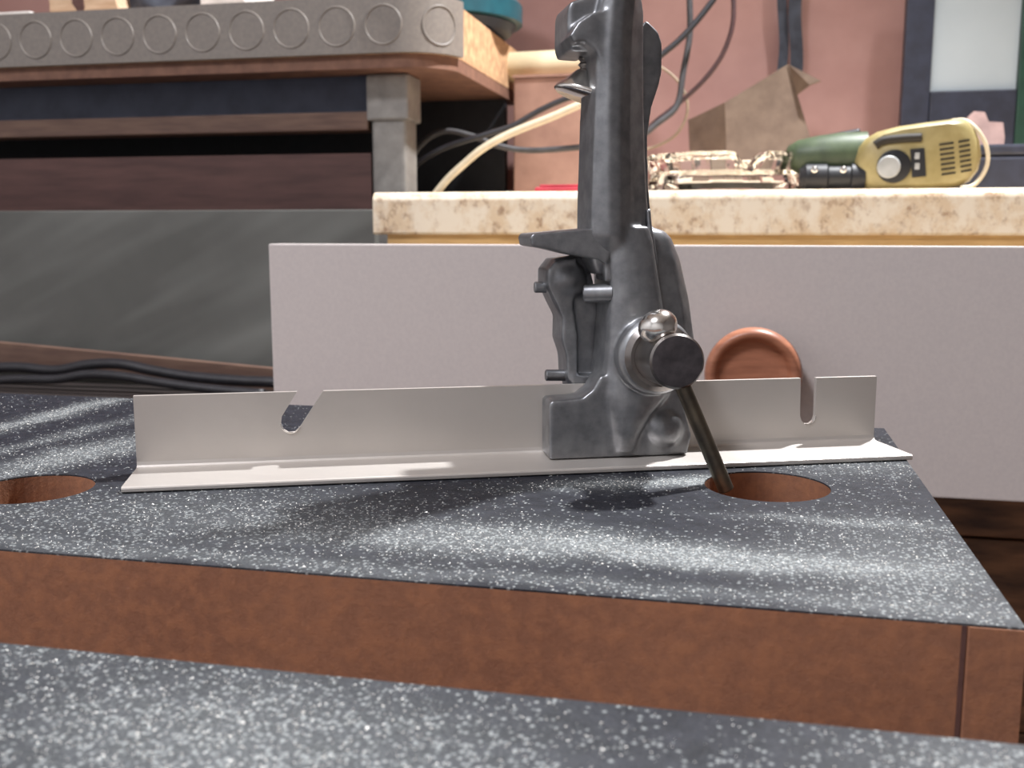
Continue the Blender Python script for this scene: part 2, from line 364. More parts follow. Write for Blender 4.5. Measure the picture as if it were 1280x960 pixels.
s2 = slot([(1001, 474), (1000, 520), (1002, 526), (1006, 530), (1012, 530), (1017, 526), (1019, 520), (1021, 474)])
for s_ in (s1, s2): s_[0] = (s_[0][0], top); s_[-1] = (s_[-1][0], top)
leg = [(0, BT), (0, top)] + s1 + s2 + [(BL, top), (BL, BT)]
bm = new(); v0 = [bm.verts.new((a, yl, b)) for a, b in leg]; e0 = [bm.edges.new((v0[i], v0[(i + 1) % len(v0)])) for i in range(len(v0))]
bmesh.ops.triangle_fill(bm, use_beauty=True, use_dissolve=False, edges=e0)
r = bmesh.ops.extrude_face_region(bm, geom=bm.faces[:]); bmesh.ops.translate(bm, verts=[v for v in r['geom'] if isinstance(v, bmesh.types.BMVert)], vec=(0, BT, 0))
bmesh.ops.transform(bm, verts=bm.verts[:], matrix=BM_)
obj('upright_flange', bm, 'alu', bar)
# horizontal flange with a small root fillet and an eased front edge
prof = [(0.0, 0.0003), (0.0, BT - 0.0007), (0.0002, BT - 0.0003), (0.0007, BT), (yl - 0.0022, BT), (yl - 0.0010, BT + 0.0002), (yl - 0.0003, BT + 0.0008), (yl, BT + 0.002), (yl, BT), (BW, BT), (BW, 0), (0.0003, 0)]
obj('flat_flange', prism(new(), prof, 0, BL, 'X', BM_), 'alu', bar)
# saw burrs left around the slots
bm = new(); pts = [BM_ @ Vector((a, yl - 0.0001, b)) for a, b in s1[2:7]]; tube(bm, pts, 0.00028, 6, 4); obj('saw_burr', bm, 'chrome', bar)
bm = new(); pts = [BM_ @ Vector((a, yl - 0.0001, b)) for a, b in s2[3:7]]; tube(bm, pts, 0.00028, 6, 4); obj('saw_burr', bm, 'chrome', bar)

# ------------------------------------------------------------------ small clamp-on vice standing upside down on the bar
base = BM_ @ Vector(((L(775, 572, 0.012).x), 0.02, BT))
vice = thing('table_vice', base, 'grey cast metal clamp-on vice standing upside down, gripping the aluminium bar', 'vice', rz=math.atan2(EX.y, EX.x))
bm = new()
def pr(pts, yref, y0, y1): prism(bm, Lp(pts, yref), y0, y1, 'Y')
zb = BT + 0.0002
# foot (vice jaw) in front of the upright flange
foot = Lp([(687, 506), (690, 502), (728, 499), (742, 488), (752, 470), (820, 470), (846, 486), (856, 510), (866, 545), (862, 560)], 0.013)
foot = foot + [(foot[-1][0] - 0.0002, zb), (foot[0][0] + 0.0002, zb)]
prism(bm, foot, 0.0136, yl - 0.0002, 'Y')
# stem: lofted, bulging front
rings = []
for (y, xl, xr, yf) in ((283, 755, 811, .0150), (300, 757, 816, .0140), (330, 759, 820, .0130), (360, 761, 824, .0122), (400, 759, 830, .0116), (440, 756, 838, .0112), (470, 752, 842, .0105), (495, 750, 838, .0098), (520, 755, 815, .0098), (545, 760, 798, .0104), (566, 762, 792, .0118)):
    z = L(xl, y, 0.013).z; A_, B_ = L(xl, y, 0.018).x, L(xr, y, 0.018).x; yb_ = 0.0270 if z < 0.0295 else 0.040
    ring = [(A_, yb_, z), (A_, 0.022, z)]
    for i in range(9):
        u = math.pi * (1 - i / 8); ring.append(((A_ + B_) / 2 + (B_ - A_) / 2 * math.cos(u), 0.0185 - (0.0185 - yf) * abs(math.sin(u)) ** 0.6, z))
    rings.append(ring + [(B_, 0.022, z), (B_, yb_, z)])
loft(bm, rings)
# right-hand hump behind the seam
rings = []
for (y, xr, yf) in ((285, 822, .0230), (289, 833, .0215), (298, 841, .0205), (325, 850, .0190), (375, 860, .0180), (425, 866, .0175), (470, 866, .0175)):
    z = L(xr, y, 0.022).z; A_, B_ = L(800, y, 0.02).x, L(xr, y, 0.028).x
    rings.append([(A_, 0.046, z), (A_, yf - 0.001, z), (A_ + (B_ - A_) * .45, yf, z), (A_ + (B_ - A_) * .75, yf + .002, z), (B_ - .001, yf + .006, z), (B_, 0.030, z), (B_ - .0005, 0.046, z)])
loft(bm, rings)
pr([(795, 425), (863, 425), (856, 500), (850, 520), (790, 520)], 0.018, 0.0168, 0.0272)
# rounded lump at the right of the foot
c = L(832, 536, 0.013); r_ = bmesh.ops.create_uvsphere(bm, u_segments=24, v_segments=16, radius=0.0074)['verts']
bmesh.ops.scale(bm, verts=r_, vec=(1.0, 0.72, 1.0)); bmesh.ops.translate(bm, verts=r_, vec=Vector((c.x, 0.0152, c.z)))
# column: front ridge, soft section
rings = []
for (y, xl, xm, xr) in ((345, 745, 770, 808), (318, 734, 768, 814), (295, 732, 768, 814), (270, 732, 767, 812), (200, 734, 767, 808), (120, 737, 767, 806), (60, 739, 768, 806), (30, 741, 770, 806), (8, 744, 772, 806), (-8, 748, 774, 804), (-18, 756, 778, 799)):
    z = L(xm, y, 0.013).z; dp = 0.008 if y > 330 else 0.0035 if y > 300 else 0
    rings.append([(L(xl, y, 0.022).x, 0.036, z), (L(xl, y, 0.022).x, 0.021, z), (L(xl + 7, y, 0.016).x, min(0.0205, 0.0150 + dp), z), (L(xm - 6, y, 0.012).x, 0.0122 + dp, z), (L(xm + 8, y, 0.012).x, 0.0124 + dp, z), (L(xm + 20, y, 0.016).x, min(0.0205, 0.0155 + dp), z), (L(xr, y, 0.021).x, 0.022, z), (L(xr, y, 0.021).x, 0.040, z)])
loft(bm, rings)
# back rib swelling out on the right near the top, running down the column
pr([(800, 290), (814, 290), (809, 230), (808, 170), (813, 135), (822, 108), (826, 90), (826, 55), (821, 40), (806, 26), (798, 40)], 0.03, 0.028, 0.046)
# top arm that carries the clamp screw: square outer end, rounded front shoulder
pr([(709, 12), (712, 3), (745, -8), (790, -16), (800, 10), (780, 60), (746, 58), (738, 66), (712, 64), (708, 50)], 0.022, 0.0205, 0.043)
pr([(712, 44), (722, 28), (740, 16), (766, 10), (780, 20), (780, 110), (760, 112), (745, 64), (730, 52), (718, 54)], 0.014, 0.0132, 0.030)
# boss round the vice screw
hb, hc = L(815, 444, 0.012), L(847, 452, -0.024); HD = (hc - hb).normalized(); HL = (hc - hb).length
rod(bm, hb - HD * 0.004, hb + HD * 0.009, 0.0138, 32, 0.002)
bm = remeshed(bm, 0.00060, 16)
bmesh.ops.transform(bm, verts=bm.verts[:], matrix=BM_)
body = obj('cast_body', bm, 'cast', vice, smooth=True)
# table-clamp plate jutting out to the left, with a raised lip at its right end
bm = new()
pr([(663, 297), (666, 292), (735, 286), (762, 284), (768, 288), (766, 312), (758, 330), (750, 325), (715, 318), (690, 312), (665, 308)], 0.0152, 0.0152, 0.040)
pr([(752, 286), (766, 284), (772, 290), (770, 320), (769, 352), (757, 352), (755, 320)], 0.0162, 0.0162, 0.03)
bm = remeshed(bm, 0.00055, 5); bmesh.ops.transform(bm, verts=bm.verts[:], matrix=BM_); obj('clamp_plate', bm, 'cast', vice, smooth=True)
# casting seam
bm = new(); tube(bm, [BM_ @ L(x, y, yy) for x, y, yy in ((810, 262, 0.0215), (812, 285, 0.0200), (815, 300, 0.0190), (819, 330, 0.0186), (822, 355, 0.0182))], lambda u: 0.0009, 8, 6)
obj('casting_seam', bm, 'cast', body, smooth=True)
# sliding jaw behind the bar
bm = new()
pr([(692, 323), (722, 318), (734, 328), (740, 350), (746, 385), (744, 430), (738, 478), (708, 478), (706, 445), (699, 424), (700, 397), (690, 377), (681, 357), (681, 337)], 0.036, 0.034, 0.050)
pr([(694, 326), (720, 322), (722, 350), (716, 380), (722, 420), (722, 476), (709, 476), (708, 445), (702, 424), (703, 397), (694, 377), (684, 355), (685, 337)], 0.032, 0.0312, 0.040)
jx = L(708, 478, 0.04).x
prism(bm, [(jx, 0.030), (jx, 0.004), (jx + 0.038, 0.004), (jx + 0.038, 0.030)], BW + 0.0006, 0.048, 'Y')
c = L(708, 350, 0.036); r_ = bmesh.ops.create_uvsphere(bm, u_segments=24, v_segments=16, radius=0.0084)['verts']
bmesh.ops.translate(bm, verts=r_, vec=Vector((c.x, 0.0375, c.z)))
bm = remeshed(bm, 0.0006, 14); bmesh.ops.transform(bm, verts=bm.verts[:], matrix=BM_)
jawp = obj('sliding_jaw', bm, 'cast', vice, smooth=True)
def brod(a, b, r, nm, mat, par, n=20): bm = new(); rod(bm, BM_ @ a, BM_ @ b, r, n); return obj(nm, bm, mat, par, smooth=True, auto=35)
brod(L(768, 366, 0.018), L(730, 367, 0.022), 0.0034, 'guide_rod', 'cast', vice)
brod(L(668, 359, 0.041), L(686, 359, 0.041), 0.0021, 'guide_pin', 'cast', jawp)
brod(L(682, 469, 0.038), L(712, 469, 0.038), 0.0022, 'guide_pin', 'cast', jawp)
# vice screw: collar, head and tommy bar
RH = 0.0091
brod(hb + HD * 0.0085, hb + HD * 0.0125, 0.0122, 'screw_collar', 'steel', vice, 40)
bm = new(); lathe(bm, [(RH - 0.0006, 0), (RH, 0.0006), (RH, HL - 0.0125 - 0.0008), (RH - 0.0007, HL - 0.0125)], 48, frame_to(BM_ @ (hb + HD * 0.0125), BM_ @ hc))
head = obj('screw_head', bm, 'steel', vice, smooth=True, auto=35)
bm = new(); lathe(bm, [(RH * 0.92, 0), (RH * 0.92, 0.0003), (RH * 0.86, 0.0004), (0.0020, 0.0003), (0.0008, 0.0001)], 48, frame_to(BM_ @ (hc + HD * 0.00005), BM_ @ (hc + HD * 0.001)))
obj('end_face', bm, 'endface', head, smooth=True, auto=35)
hm = BM_ @ (hc - HD * 0.0075); HW = (BM_.to_3x3() @ HD).normalized()
def on_plane(px, py): d_ = ray(px, py); return CAM + d_ * ((hm - CAM).dot(HW) / d_.dot(HW))
tip = on_plane(908, 613); dirb = (tip - hm).normalized()
bm = new(); kd = (hm - on_plane(820, 409)).length; rod(bm, hm - dirb * (kd - 0.003), tip, 0.0027, 24, 0.0003); tb = obj('tommy_bar', bm, 'brass', vice, smooth=True, auto=35)
kd = (hm - on_plane(820, 409)).length
bm = new(); lathe(bm, [(max(0.0004, 0.0066 * math.sin(a_)), -0.0056 * math.cos(a_)) for a_ in [0.05 + k_ * (math.pi - 0.1) / 20 for k_ in range(21)]], 40, frame_to(hm - dirb * kd, hm - dirb * (kd + 0.03)))
obj('tommy_bar_knob', bm, 'chrome', tb, smooth=True)
# clamp screw, its swivel pad and wing grip above the frame
sc = L(737, 66, 0.032); zt, zp = L(737, -30, 0.032).z, L(737, 100, 0.032).z
prof = []; z = zp
while z < zt: prof += [(0.0033, z), (0.0042, z + 0.0010), (0.0033, z + 0.0020)]; z += 0.0021
bm = new(); lathe(bm, prof, 20, BM_ @ Matrix.Translation((sc.x, sc.y, 0))); scr = obj('clamp_screw', bm, 'steel', vice)
bm = new(); Mt = BM_ @ Matrix.Translation((sc.x - 0.0005, sc.y, zp - 0.0062)) @ Matrix.Rotation(math.radians(16), 4, 'Y')
lathe(bm, [(0.0118, -0.0005), (0.0128, 0.0004), (0.0124, 0.0014), (0.0095, 0.0044), (0.0070, 0.0078), (0.0054, 0.0092), (0.0046, 0.0094)], 40, Mt); obj('swivel_pad', bm, 'chrome', vice, smooth=True)
bm = new(); lathe(bm, [(0.003, zt), (0.0055, zt + 0.001), (0.0055, zt + 0.01), (0.003, zt + 0.012)], 16, BM_ @ Matrix.Translation((sc.x, sc.y, 0)))
rod(bm, BM_ @ Vector((sc.x - 0.018, sc.y, zt + 0.006)), BM_ @ Vector((sc.x + 0.018, sc.y, zt + 0.006)), 0.0024, 12); obj('screw_handle', bm, 'steel', vice, smooth=True, auto=35)

# ------------------------------------------------------------------ kitchen cabinet, open drawer and counter
CX0, CX1, CY0, CY1 = -0.338, 0.92, 0.922, YW - 0.002
CZ0, CZ1 = 0.879, 0.918
# counter: rolled front edge
R_ = 0.009; arc = [(CY0 + R_ - R_ * math.sin(a), CZ1 - R_ + R_ * math.cos(a)) for a in [i * math.pi / 12 for i in range(7)]]
poly = [(CY1, CZ1)] + arc + [(CY0, CZ0 + 0.002), (CY0 + 0.002, CZ0), (CY1, CZ0)]
obj('countertop', prism(new(), poly, CX0, CX1, 'X'), 'counter', None, smooth=True, auto=30, label='cream countertop with brown mottled laminate edge above the open drawer', cat='countertop')
cab = thing('base_cabinet', (0.2, 1.2, 0), 'base cabinet with pale orange rail and dark brown boards under the countertop', 'cabinet')
obj('top_rail', box(new(), CX0 + 0.012, CX1, CY0 + 0.006, CY0 + 0.024, 0.845, CZ0), 'apron_wood', cab)
for x in (CX0 + 0.010, CX1 - 0.02): obj('side_panel', box(new(), x, x + 0.018, CY0 + 0.0245, CY1, 0.0, CZ0), 'carcass', cab)
bz = 0.705
bd = None; k = 0
while bz > 0.02:
    h_ = min(0.088, bz - 0.002)
    o = obj('front_board', box(new(), CX0 + 0.012, CX1, CY0 + 0.004 + 0.003 * (k % 2), CY0 + 0.024, bz - h_ + 0.003, bz), 'darkwood', cab, bevel=0.002); bz -= h_; k += 1
obj('back_panel', box(new(), CX0 + 0.03, CX1 - 0.03, CY1 - 0.012, CY1 - 0.004, 0.0, CZ0 - 0.01), 'carcass', cab)
DY = 0.700
dr = thing('drawer', (0.05, 0.8, 0.71), 'pulled-out drawer with plain grey-white front and round orange wooden knob', 'drawer')
fr = obj('drawer_front', box(new(), CX0, 0.58, DY, DY + 0.018, 0.7095, 0.8735), 'drawer', dr, bevel=0.0012)
for x in (CX0 + 0.04, 0.54): obj('drawer_side', box(new(), x, x + 0.012, DY + 0.0182, DY + 0.42, 0.725, 0.842), 'carcass', dr)
obj('drawer_bottom', box(new(), CX0 + 0.0522, 0.5398, DY + 0.0182, DY + 0.42, 0.725, 0.731), 'carcass', dr)
obj('drawer_back', box(new(), CX0 + 0.04, 0.552, DY + 0.4202, DY + 0.432, 0.725, 0.842), 'carcass', dr)
kc = atY(941, 467, DY - 0.012); kr = (atY(1002, 467, DY - 0.012) - atY(880, 467, DY - 0.012)).length / 2
Mk = Matrix.Translation((kc.x, DY, kc.z)) @ Matrix.Rotation(math.radians(90), 4, 'X')
pk = [(kr * 0.55, 0.0), (kr * 0.60, 0.006), (kr * 0.90, 0.009), (kr * 0.985, 0.013), (kr, 0.018), (kr * 0.97, 0.023), (kr * 0.91, 0.0258), (kr * 0.84, 0.0262), (kr * 0.77, 0.0245), (kr * 0.72, 0.0215), (kr * 0.68, 0.0195), (kr * 0.5, 0.0190), (0.001, 0.0190)]
obj('knob', lathe(new(), pk, 56, Mk), 'knob', fr, smooth=True, label='round orange turned-wood knob with dished face')

# ------------------------------------------------------------------ high work table at the left
TY, TXR, TB, TT, TZ0 = 1.10, -0.315, 1.073, 1.1315, 1.058
tab = thing('work_table', (-0.9, 1.3, 0), 'high work table with grey ring-embossed plastic edging and tan chipboard top', 'table')
rr = 0.056
def slab_outline(off=0.0):
    a = [(TXR - rr + (rr + off) * math.sin(u), TY + rr - (rr + off) * math.cos(u)) for u in [i * math.pi / 20 for i in range(11)]]
    return [(-1.58, TY - off)] + a + [(TXR + off, 1.47), (-1.58, 1.47)]
obj('lower_ply', prism(new(), slab_outline(-0.0005), TZ0, TB - 0.0008, 'Z'), 'plybrown', tab, smooth=True, auto=30)  # lower layer of the slab, coloured browner than the top
top_o = obj('table_top', prism(new(), slab_outline(), TB - 0.0006, TT - 0.002, 'Z'), 'slab', tab, smooth=True, auto=30)
o1, o2 = slab_outline(0.0004), slab_outline(0.0065)
n1 = 1 + 10
band = o2[:n1] + o1[:n1][::-1]
bnd = obj('plastic_edging', prism(new(), band, TB, TT + 0.001, 'Z'), 'band', tab, smooth=True, auto=30, bevel=0.0)
ring0 = None
zc = (TB + TT) / 2
for k in range(13):
    x = TXR - rr - 0.014 - k * 0.0535
    if ring0 is None:
        ring0 = obj('embossed_ring', torus(new(), 0.0205, 0.0011, Matrix.Translation((x, TY - 0.0066, zc)) @ Matrix.Rotation(math.pi / 2, 4, 'X')), 'band', bnd, smooth=True)
    else: share(ring0, 'embossed_ring', bnd, (x, TY - 0.0066, zc))
bm = torus(new(), 0.0205, 0.0011, Matrix.Identity(4))     # the one on the corner, bent round it
for v in bm.verts:
    u_ = math.radians(46) + v.co.x / (rr + 0.0066); q_ = rr + 0.0066 + v.co.z
    v.co = Vector((TXR - rr + q_ * math.sin(u_), TY + rr - q_ * math.cos(u_), zc + v.co.y))
obj('embossed_ring', bm, 'band', bnd, smooth=True)
lg = obj('leg', box(new(), -0.418, -0.376, 1.140, 1.182, 0, TZ0), 'leg', tab, bevel=0.006, seg=3)
obj('leg_collar', box(new(), -0.422, -0.372, 1.136, 1.186, 1.006, TZ0 - 0.001), 'leg', lg, bevel=0.003)
obj('leg', box(new(), -1.40, -1.358, 1.140, 1.182, 0, TZ0), 'leg', tab, bevel=0.006, seg=3)
for x in (-0.418, -1.40): obj('leg', box(new(), x, x + 0.042, 1.42, 1.462, 0, TZ0), 'leg', tab, bevel=0.006, seg=3)
obj('apron', box(new(), -1.356, -0.4225, 1.150, 1.168, atY(300, 143, 1.15).z, TZ0 - 0.0005), 'bluepaint', tab)
obj('lower_rail', box(new(), -1.356, -0.4225, 1.142, 1.178, atY(300, 166, 1.142).z, atY(300, 143, 1.142).z), 'railbrown', tab, bevel=0.002)
obj('brown_panel', box(new(), -1.356, -0.4225, 1.150, 1.166, 0.70, atY(300, 194, 1.15).z), 'panelbrown', tab)
obj('back_panel', box(new(), -1.355, TXR - 0.004, 1.395, 1.410, 0.9205, TZ0 - 0.0005), 'black', tab)  # black sheet standing in for the deep shade under the table

# grey streaked sheet standing below the table, batten at its foot and a black hose along it
GY = 1.02
zs, zf = atY(200, 263, GY).z, atY(200, 462, GY).z
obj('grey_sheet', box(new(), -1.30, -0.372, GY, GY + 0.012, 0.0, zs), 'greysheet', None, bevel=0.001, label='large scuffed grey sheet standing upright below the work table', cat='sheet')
zch = atY(345, 478, GY - 0.055).z - 0.016
ch = thing('storage_chest', (-0.84, 0.96, 0), 'dark low chest behind the bench that the hose and batten lie on', 'chest')
obj('chest_body', box(new(), -1.30, -0.372, 0.905, GY - 0.001, 0.0, zch - 0.016), 'darkchest', ch, bevel=0.003)
obj('chest_lid', box(new(), -1.305, -0.368, 0.900, GY - 0.001, zch - 0.0155, zch), 'darkchest', ch, bevel=0.003)
p0, p1 = atY(120, 452, GY - 0.03), atY(345, 474, GY - 0.03)
Mb = frame_to(p0 + (p0 - p1) * 1.4, p1 + (p1 - p0) * 0.1)
obj('wooden_batten', box(new(), -0.0045, 0.0045, -0.012, 0.012, 0, (p1 - p0).length * 2.5, Mb), 'railbrown', None, bevel=0.001, label='thin brown wooden batten against the foot of the grey sheet', cat='batten')
bm = new(); tube(bm, [atY(x, y, GY - 0.055) for x, y in ((-120, 470), (-40, 462), (20, 459), (70, 463), (110, 456), (150, 455), (190, 463), (240, 471), (300, 476), (345, 478), (420, 486))], 0.0058, 10)
obj('black_hose', bm, 'blackcable', None, smooth=True, label='black hose running along the foot of the grey sheet', cat='hose')
bm = new(); tube(bm, [atY(x, y, GY - 0.075) for x, y in ((-120, 484), (-40, 478), (20, 474), (70, 474), (110, 468), (150, 470), (200, 478), (260, 486), (330, 492))], 0.005, 10)
obj('black_cable', bm, 'blackcable', None, smooth=True, label='black cable in front of the hose behind the bench', cat='cable')

# ------------------------------------------------------------------ things on the high table
def at_table(px, Y): return atY(px, 20, Y).x
x0, x1 = at_table(-60, 1.14), at_table(48, 1.14)
obj('white_carton', box(new(), x0, x1, 1.125, 1.22, TT + 0.0015, TT + 0.011), 'white', None, bevel=0.0015, label='flat white carton at the far left of the high table', cat='carton')
x0, x1 = at_table(62, 1.13), at_table(150, 1.13)
wb = thing('wooden_toy_block', ((x0 + x1) / 2, 1.16, TT + 0.0015), 'pale wooden block with a dark notch on the high table', 'wood block')
obj('block', prism(new(), [(x0, TT + 0.0015), (x0, TT + 0.06), (x1 - 0.03, TT + 0.06), (x1 - 0.006, TT + 0.03), (x1, TT + 0.0015)], 1.13, 1.19, 'Y'), 'lightwood', wb, bevel=0.002)
obj('dark_notch', prism(new(), [(x0 + 0.032, TT + 0.018), (x0 + 0.036, TT + 0.045), (x0 + 0.046, TT + 0.045), (x0 + 0.048, TT + 0.012), (x0 + 0.042, TT + 0.004)], 1.1285, 1.1299, 'Y'), 'panelbrown', wb)
def lump(name, c, s, mat, amp, label, cat, sub=4):
    bm = new(); bmesh.ops.create_icosphere(bm, subdivisions=sub, radius=1)
    for v in bm.verts:
        d = 1 + amp * noise.noise(v.co * 2.1 + Vector((c[0], c[1], 3)))
        v.co = Vector((v.co.x * s[0] * d, v.co.y * s[1] * d, v.co.z * s[2] * d)); v.co.z = max(v.co.z, -s[2] * 0.55)
    zl = min(v.co.z for v in bm.verts); bmesh.ops.translate(bm, verts=bm.verts[:], vec=(c[0], c[1], c[2] - zl))
    return obj(name, bm, mat, None, smooth=True, label=label, cat=cat)
lump('dark_rag', (at_table(208, 1.18), 1.19, TT + 0.0015), (0.055, 0.04, 0.05), 'darkcloth', 0.35, 'crumpled dark grey rag on the high table beside the pale wooden block', 'rag')
x0, x1 = at_table(256, 1.16), at_table(312, 1.16)
obj('white_box', box(new(), x0, x1, 1.15, 1.23, TT + 0.0015, TT + 0.05), 'white', None, bevel=0.002, label='small white box on the high table right of the dark rag', cat='box')
# teal tub
TUBY = 1.345; tr = 0.105; tc = Vector((atY(651, 40, TUBY).x - tr, TUBY, 0))
tub = thing('teal_tub', (tc.x, TUBY, TT), 'round teal plastic tub with dark base at the right end of the high table', 'tub')
z0 = TT + 0.0015
obj('base', lathe(new(), [(tr * 0.80, z0), (tr * 0.86, z0 + 0.002), (tr * 0.92, z0 + 0.012), (tr * 0.90, z0 + 0.0125)], 48, Matrix.Translation((tc.x, TUBY, 0))), 'tealdark', tub, smooth=True, auto=40)
obj('body', lathe(new(), [(tr * 0.9, z0 + 0.0127), (tr * 1.0, z0 + 0.014), (tr * 1.0, z0 + 0.036), (tr * 0.93, z0 + 0.044), (tr * 0.86, z0 + 0.047), (tr * 0.9, z0 + 0.12), (tr * 0.87, z0 + 0.12), (tr * 0.82, z0 + 0.05), (0.002, z0 + 0.05)], 48, Matrix.Translation((tc.x, TUBY, 0))), 'teal', tub, smooth=True, auto=40)

# ------------------------------------------------------------------ things on the counter
# cardboard box with cream tube on top
YB1 = 1.34
bx0, bx1, bzt = atY(642, 150, YB1).x, atY(775, 150, YB1).x, atY(690, 84, YB1).z
cb = thing('cardboard_box', ((bx0 + bx1) / 2, YB1 + 0.08, CZ1), 'brown cardboard box on the countertop behind the vice', 'box')
obj('carton_body', box(new(), bx0, bx1, YB1, YB1 + 0.17, CZ1 + 0.0005, bzt - 0.012), 'cardboard', cb, bevel=0.002)
for i, (ya, yb_) in enumerate(((YB1 - 0.002, YB1 + 0.084), (YB1 + 0.086, YB1 + 0.172))): obj('lid_flap', box(new(), bx0 - 0.001, bx1 + 0.001, ya, yb_, bzt - 0.0118, bzt - 0.0085), 'cardboard', cb)
tr2 = (atY(690, 40, 1.39) - atY(690, 79, 1.39)).length / 2
ct = thing('cream_tube', ((bx0 + bx1) / 2, 1.41, bzt), 'cream cardboard tube lying on the brown box behind the vice', 'tube')
zt2 = bzt - 0.008 + tr2
Mtube = frame_to((atY(612, 60, 1.40).x, 1.412, zt2), (atY(748, 60, 1.40).x, 1.405, zt2 + 0.0005))
ln = atY(748, 60, 1.40).x - atY(612, 60, 1.40).x
obj('tube_wall', lathe(new(), [(tr2 * 0.86, 0.004), (tr2 * 0.86, 0), (tr2, 0), (tr2, ln), (tr2 * 0.86, ln), (tr2 * 0.86, ln - 0.004)], 36, Mtube), 'cream', ct, smooth=True, auto=40)
obj('end_cap', lathe(new(), [(tr2 * 0.80, ln - 0.003), (tr2 * 0.80, ln + 0.002), (tr2 * 0.70, ln + 0.003)], 36, Mtube), 'railbrown', ct)
# red tray edge
p = atY(672, 230, 1.0); q = atY(760, 230, 1.0)
rt = thing('red_lid', ((p.x + q.x) / 2, 1.03, CZ1), 'flat red plastic lid on the countertop left of the vice', 'lid')
obj('lid_plate', box(new(), p.x, q.x, 0.985, 1.09, CZ1 + 0.0005, CZ1 + 0.006), 'red', rt, bevel=0.0015)
obj('lid_rim', box(new(), p.x + 0.004, q.x - 0.004, 0.989, 1.086, CZ1 + 0.0062, CZ1 + 0.0085), 'red', rt, bevel=0.001)
# cables
def cable(name, pts, r, mat, label):
    bm = new(); tube(bm, [atY(x, y, Y) for x, y, Y in pts], r, 10, 8); return obj(name, bm, mat, None, smooth=True, label=label, cat='cable')
cable('power_cable', [(480, 262, 1.20), (501, 228, 1.20), (526, 202, 1.20), (560, 183, 1.20), (605, 169, 1.20), (641, 157, 1.21), (675, 138, 1.22), (712, 122, 1.23), (770, 108, 1.25), (835, 62, 1.27), (866, 32, 1.28), (896, -6, 1.29), (925, -45, 1.30)], 0.0036, 'blackcable', 'black cable rising from the counter end, behind the vice, to the top')
cable('power_cable', [(500, 262, 1.23), (512, 205, 1.23), (530, 177, 1.23), (556, 164, 1.23), (590, 170, 1.235), (622, 182, 1.24), (665, 188, 1.25), (735, 183, 1.26), (790, 176, 1.28), (822, 154, 1.29), (846, 132, 1.30), (854, 90, 1.305), (862, 45, 1.31), (862, 0, 1.31), (860, -45, 1.31)], 0.0038, 'greycable', 'dark grey cable that loops up left of the box and crosses it')
cable('power_cable', [(800, 170, 1.33), (822, 150, 1.335), (850, 128, 1.34), (880, 100, 1.34), (902, 70, 1.34), (915, 35, 1.34), (917, 0, 1.34), (914, -45, 1.34)], 0.0030, 'browncable', 'dark brown cable curving up right of the vice, rightmost of the cables')
cable('ivory_cable', [(530, 262, 1.175), (556, 228, 1.175), (580, 205, 1.175), (606, 184, 1.175), (640, 166, 1.18), (690, 146, 1.185), (738, 125, 1.19), (780, 108, 1.20)], 0.0045, 'whitecable', 'thick ivory cable rising left of the vice')
cable('thin_cord', [(806, 78, 1.36), (826, 84, 1.36), (846, 100, 1.36), (858, 122, 1.36), (858, 145, 1.36), (845, 168, 1.36), (822, 182, 1.36), (795, 190, 1.36)], 0.0018, 'thincable', 'thin tan cord looped just right of the vice')
# cut-glass ashtray
ac = atY(909, 215, 1.07); ar = (atY(1012, 215, 1.07).x - atY(806, 215, 1.07).x) / 2; ah = atY(909, 190, 1.0).z - CZ1
N = 64; th = math.atan2(-1.07, -ac.x)
bm = new(); rings = []
prof = [(0.80, 0.0), (0.97, 0.05), (1.0, 0.22), (0.93, 0.55), (1.0, 0.85), (0.99, 1.0), (0.80, 1.0), (0.76, 0.9), (0.72, 0.35), (0.5, 0.24), (0.02, 0.24)]
for pr_, pz in prof:
    ring = []
    for i in range(N):
        a_ = 2 * math.pi * i / N; fac = 1 + (0.02 if i % 4 == 0 else -0.015 if i % 4 == 2 else 0) * (1 if pr_ > 0.78 else 0)
        z = pz
        if pz >= 0.85:
            for c0 in (0, 2 * math.pi / 3, 4 * math.pi / 3):
                d_ = (a_ - (th + 0.25 + c0) + math.pi) % (2 * math.pi) - math.pi
                z -= 0.40 * math.exp(-(d_ / 0.11) ** 2)
        ring.append((ac.x + pr_ * fac * ar * math.cos(a_), 1.07 + pr_ * fac * ar * math.sin(a_), CZ1 + 0.0006 + z * ah))
    rings.append(ring)
loft(bm, rings); obj('glass_ashtray', bm, 'glass', None, label='clear cut-glass ashtray with a cigarette notch on the countertop', cat='ashtray')
# folded kraft cardboard leaning against the wall, with its turned-over corner
YK = 1.43
def k(px, py, Y): return atY(px, py, Y)
kp = thing('kraft_cardboard', (k(935, 190, YK).x, YK, CZ1), 'crumpled grey-brown kraft cardboard piece with a folded corner behind the ashtray', 'cardboard')
def sheet(pts, th_, parent, nm, mat):
    bm = new(); c_ = [Vector(p_) for p_ in pts]; nrm = (c_[1] - c_[0]).cross(c_[2] - c_[0]).normalized() * th_
    A = [bm.verts.new(p_) for p_ in c_]; B = [bm.verts.new(p_ + nrm) for p_ in c_]
    bm.faces.new(A); bm.faces.new(B[::-1]); n = len(c_)
    for i in range(n): bm.faces.new((A[i], B[i], B[(i + 1) % n], A[(i + 1) % n]))
    return obj(nm, bm, mat, parent)
zk = CZ1 + 0.001
def drop(px, Y): q_ = k(px, 200, Y); return (q_.x, q_.y, zk)
sheet([k(860, 150, 1.46), k(906, 128, 1.425), drop(912, 1.405), drop(866, 1.44)], 0.002, kp, 'side_panel', 'kraft')
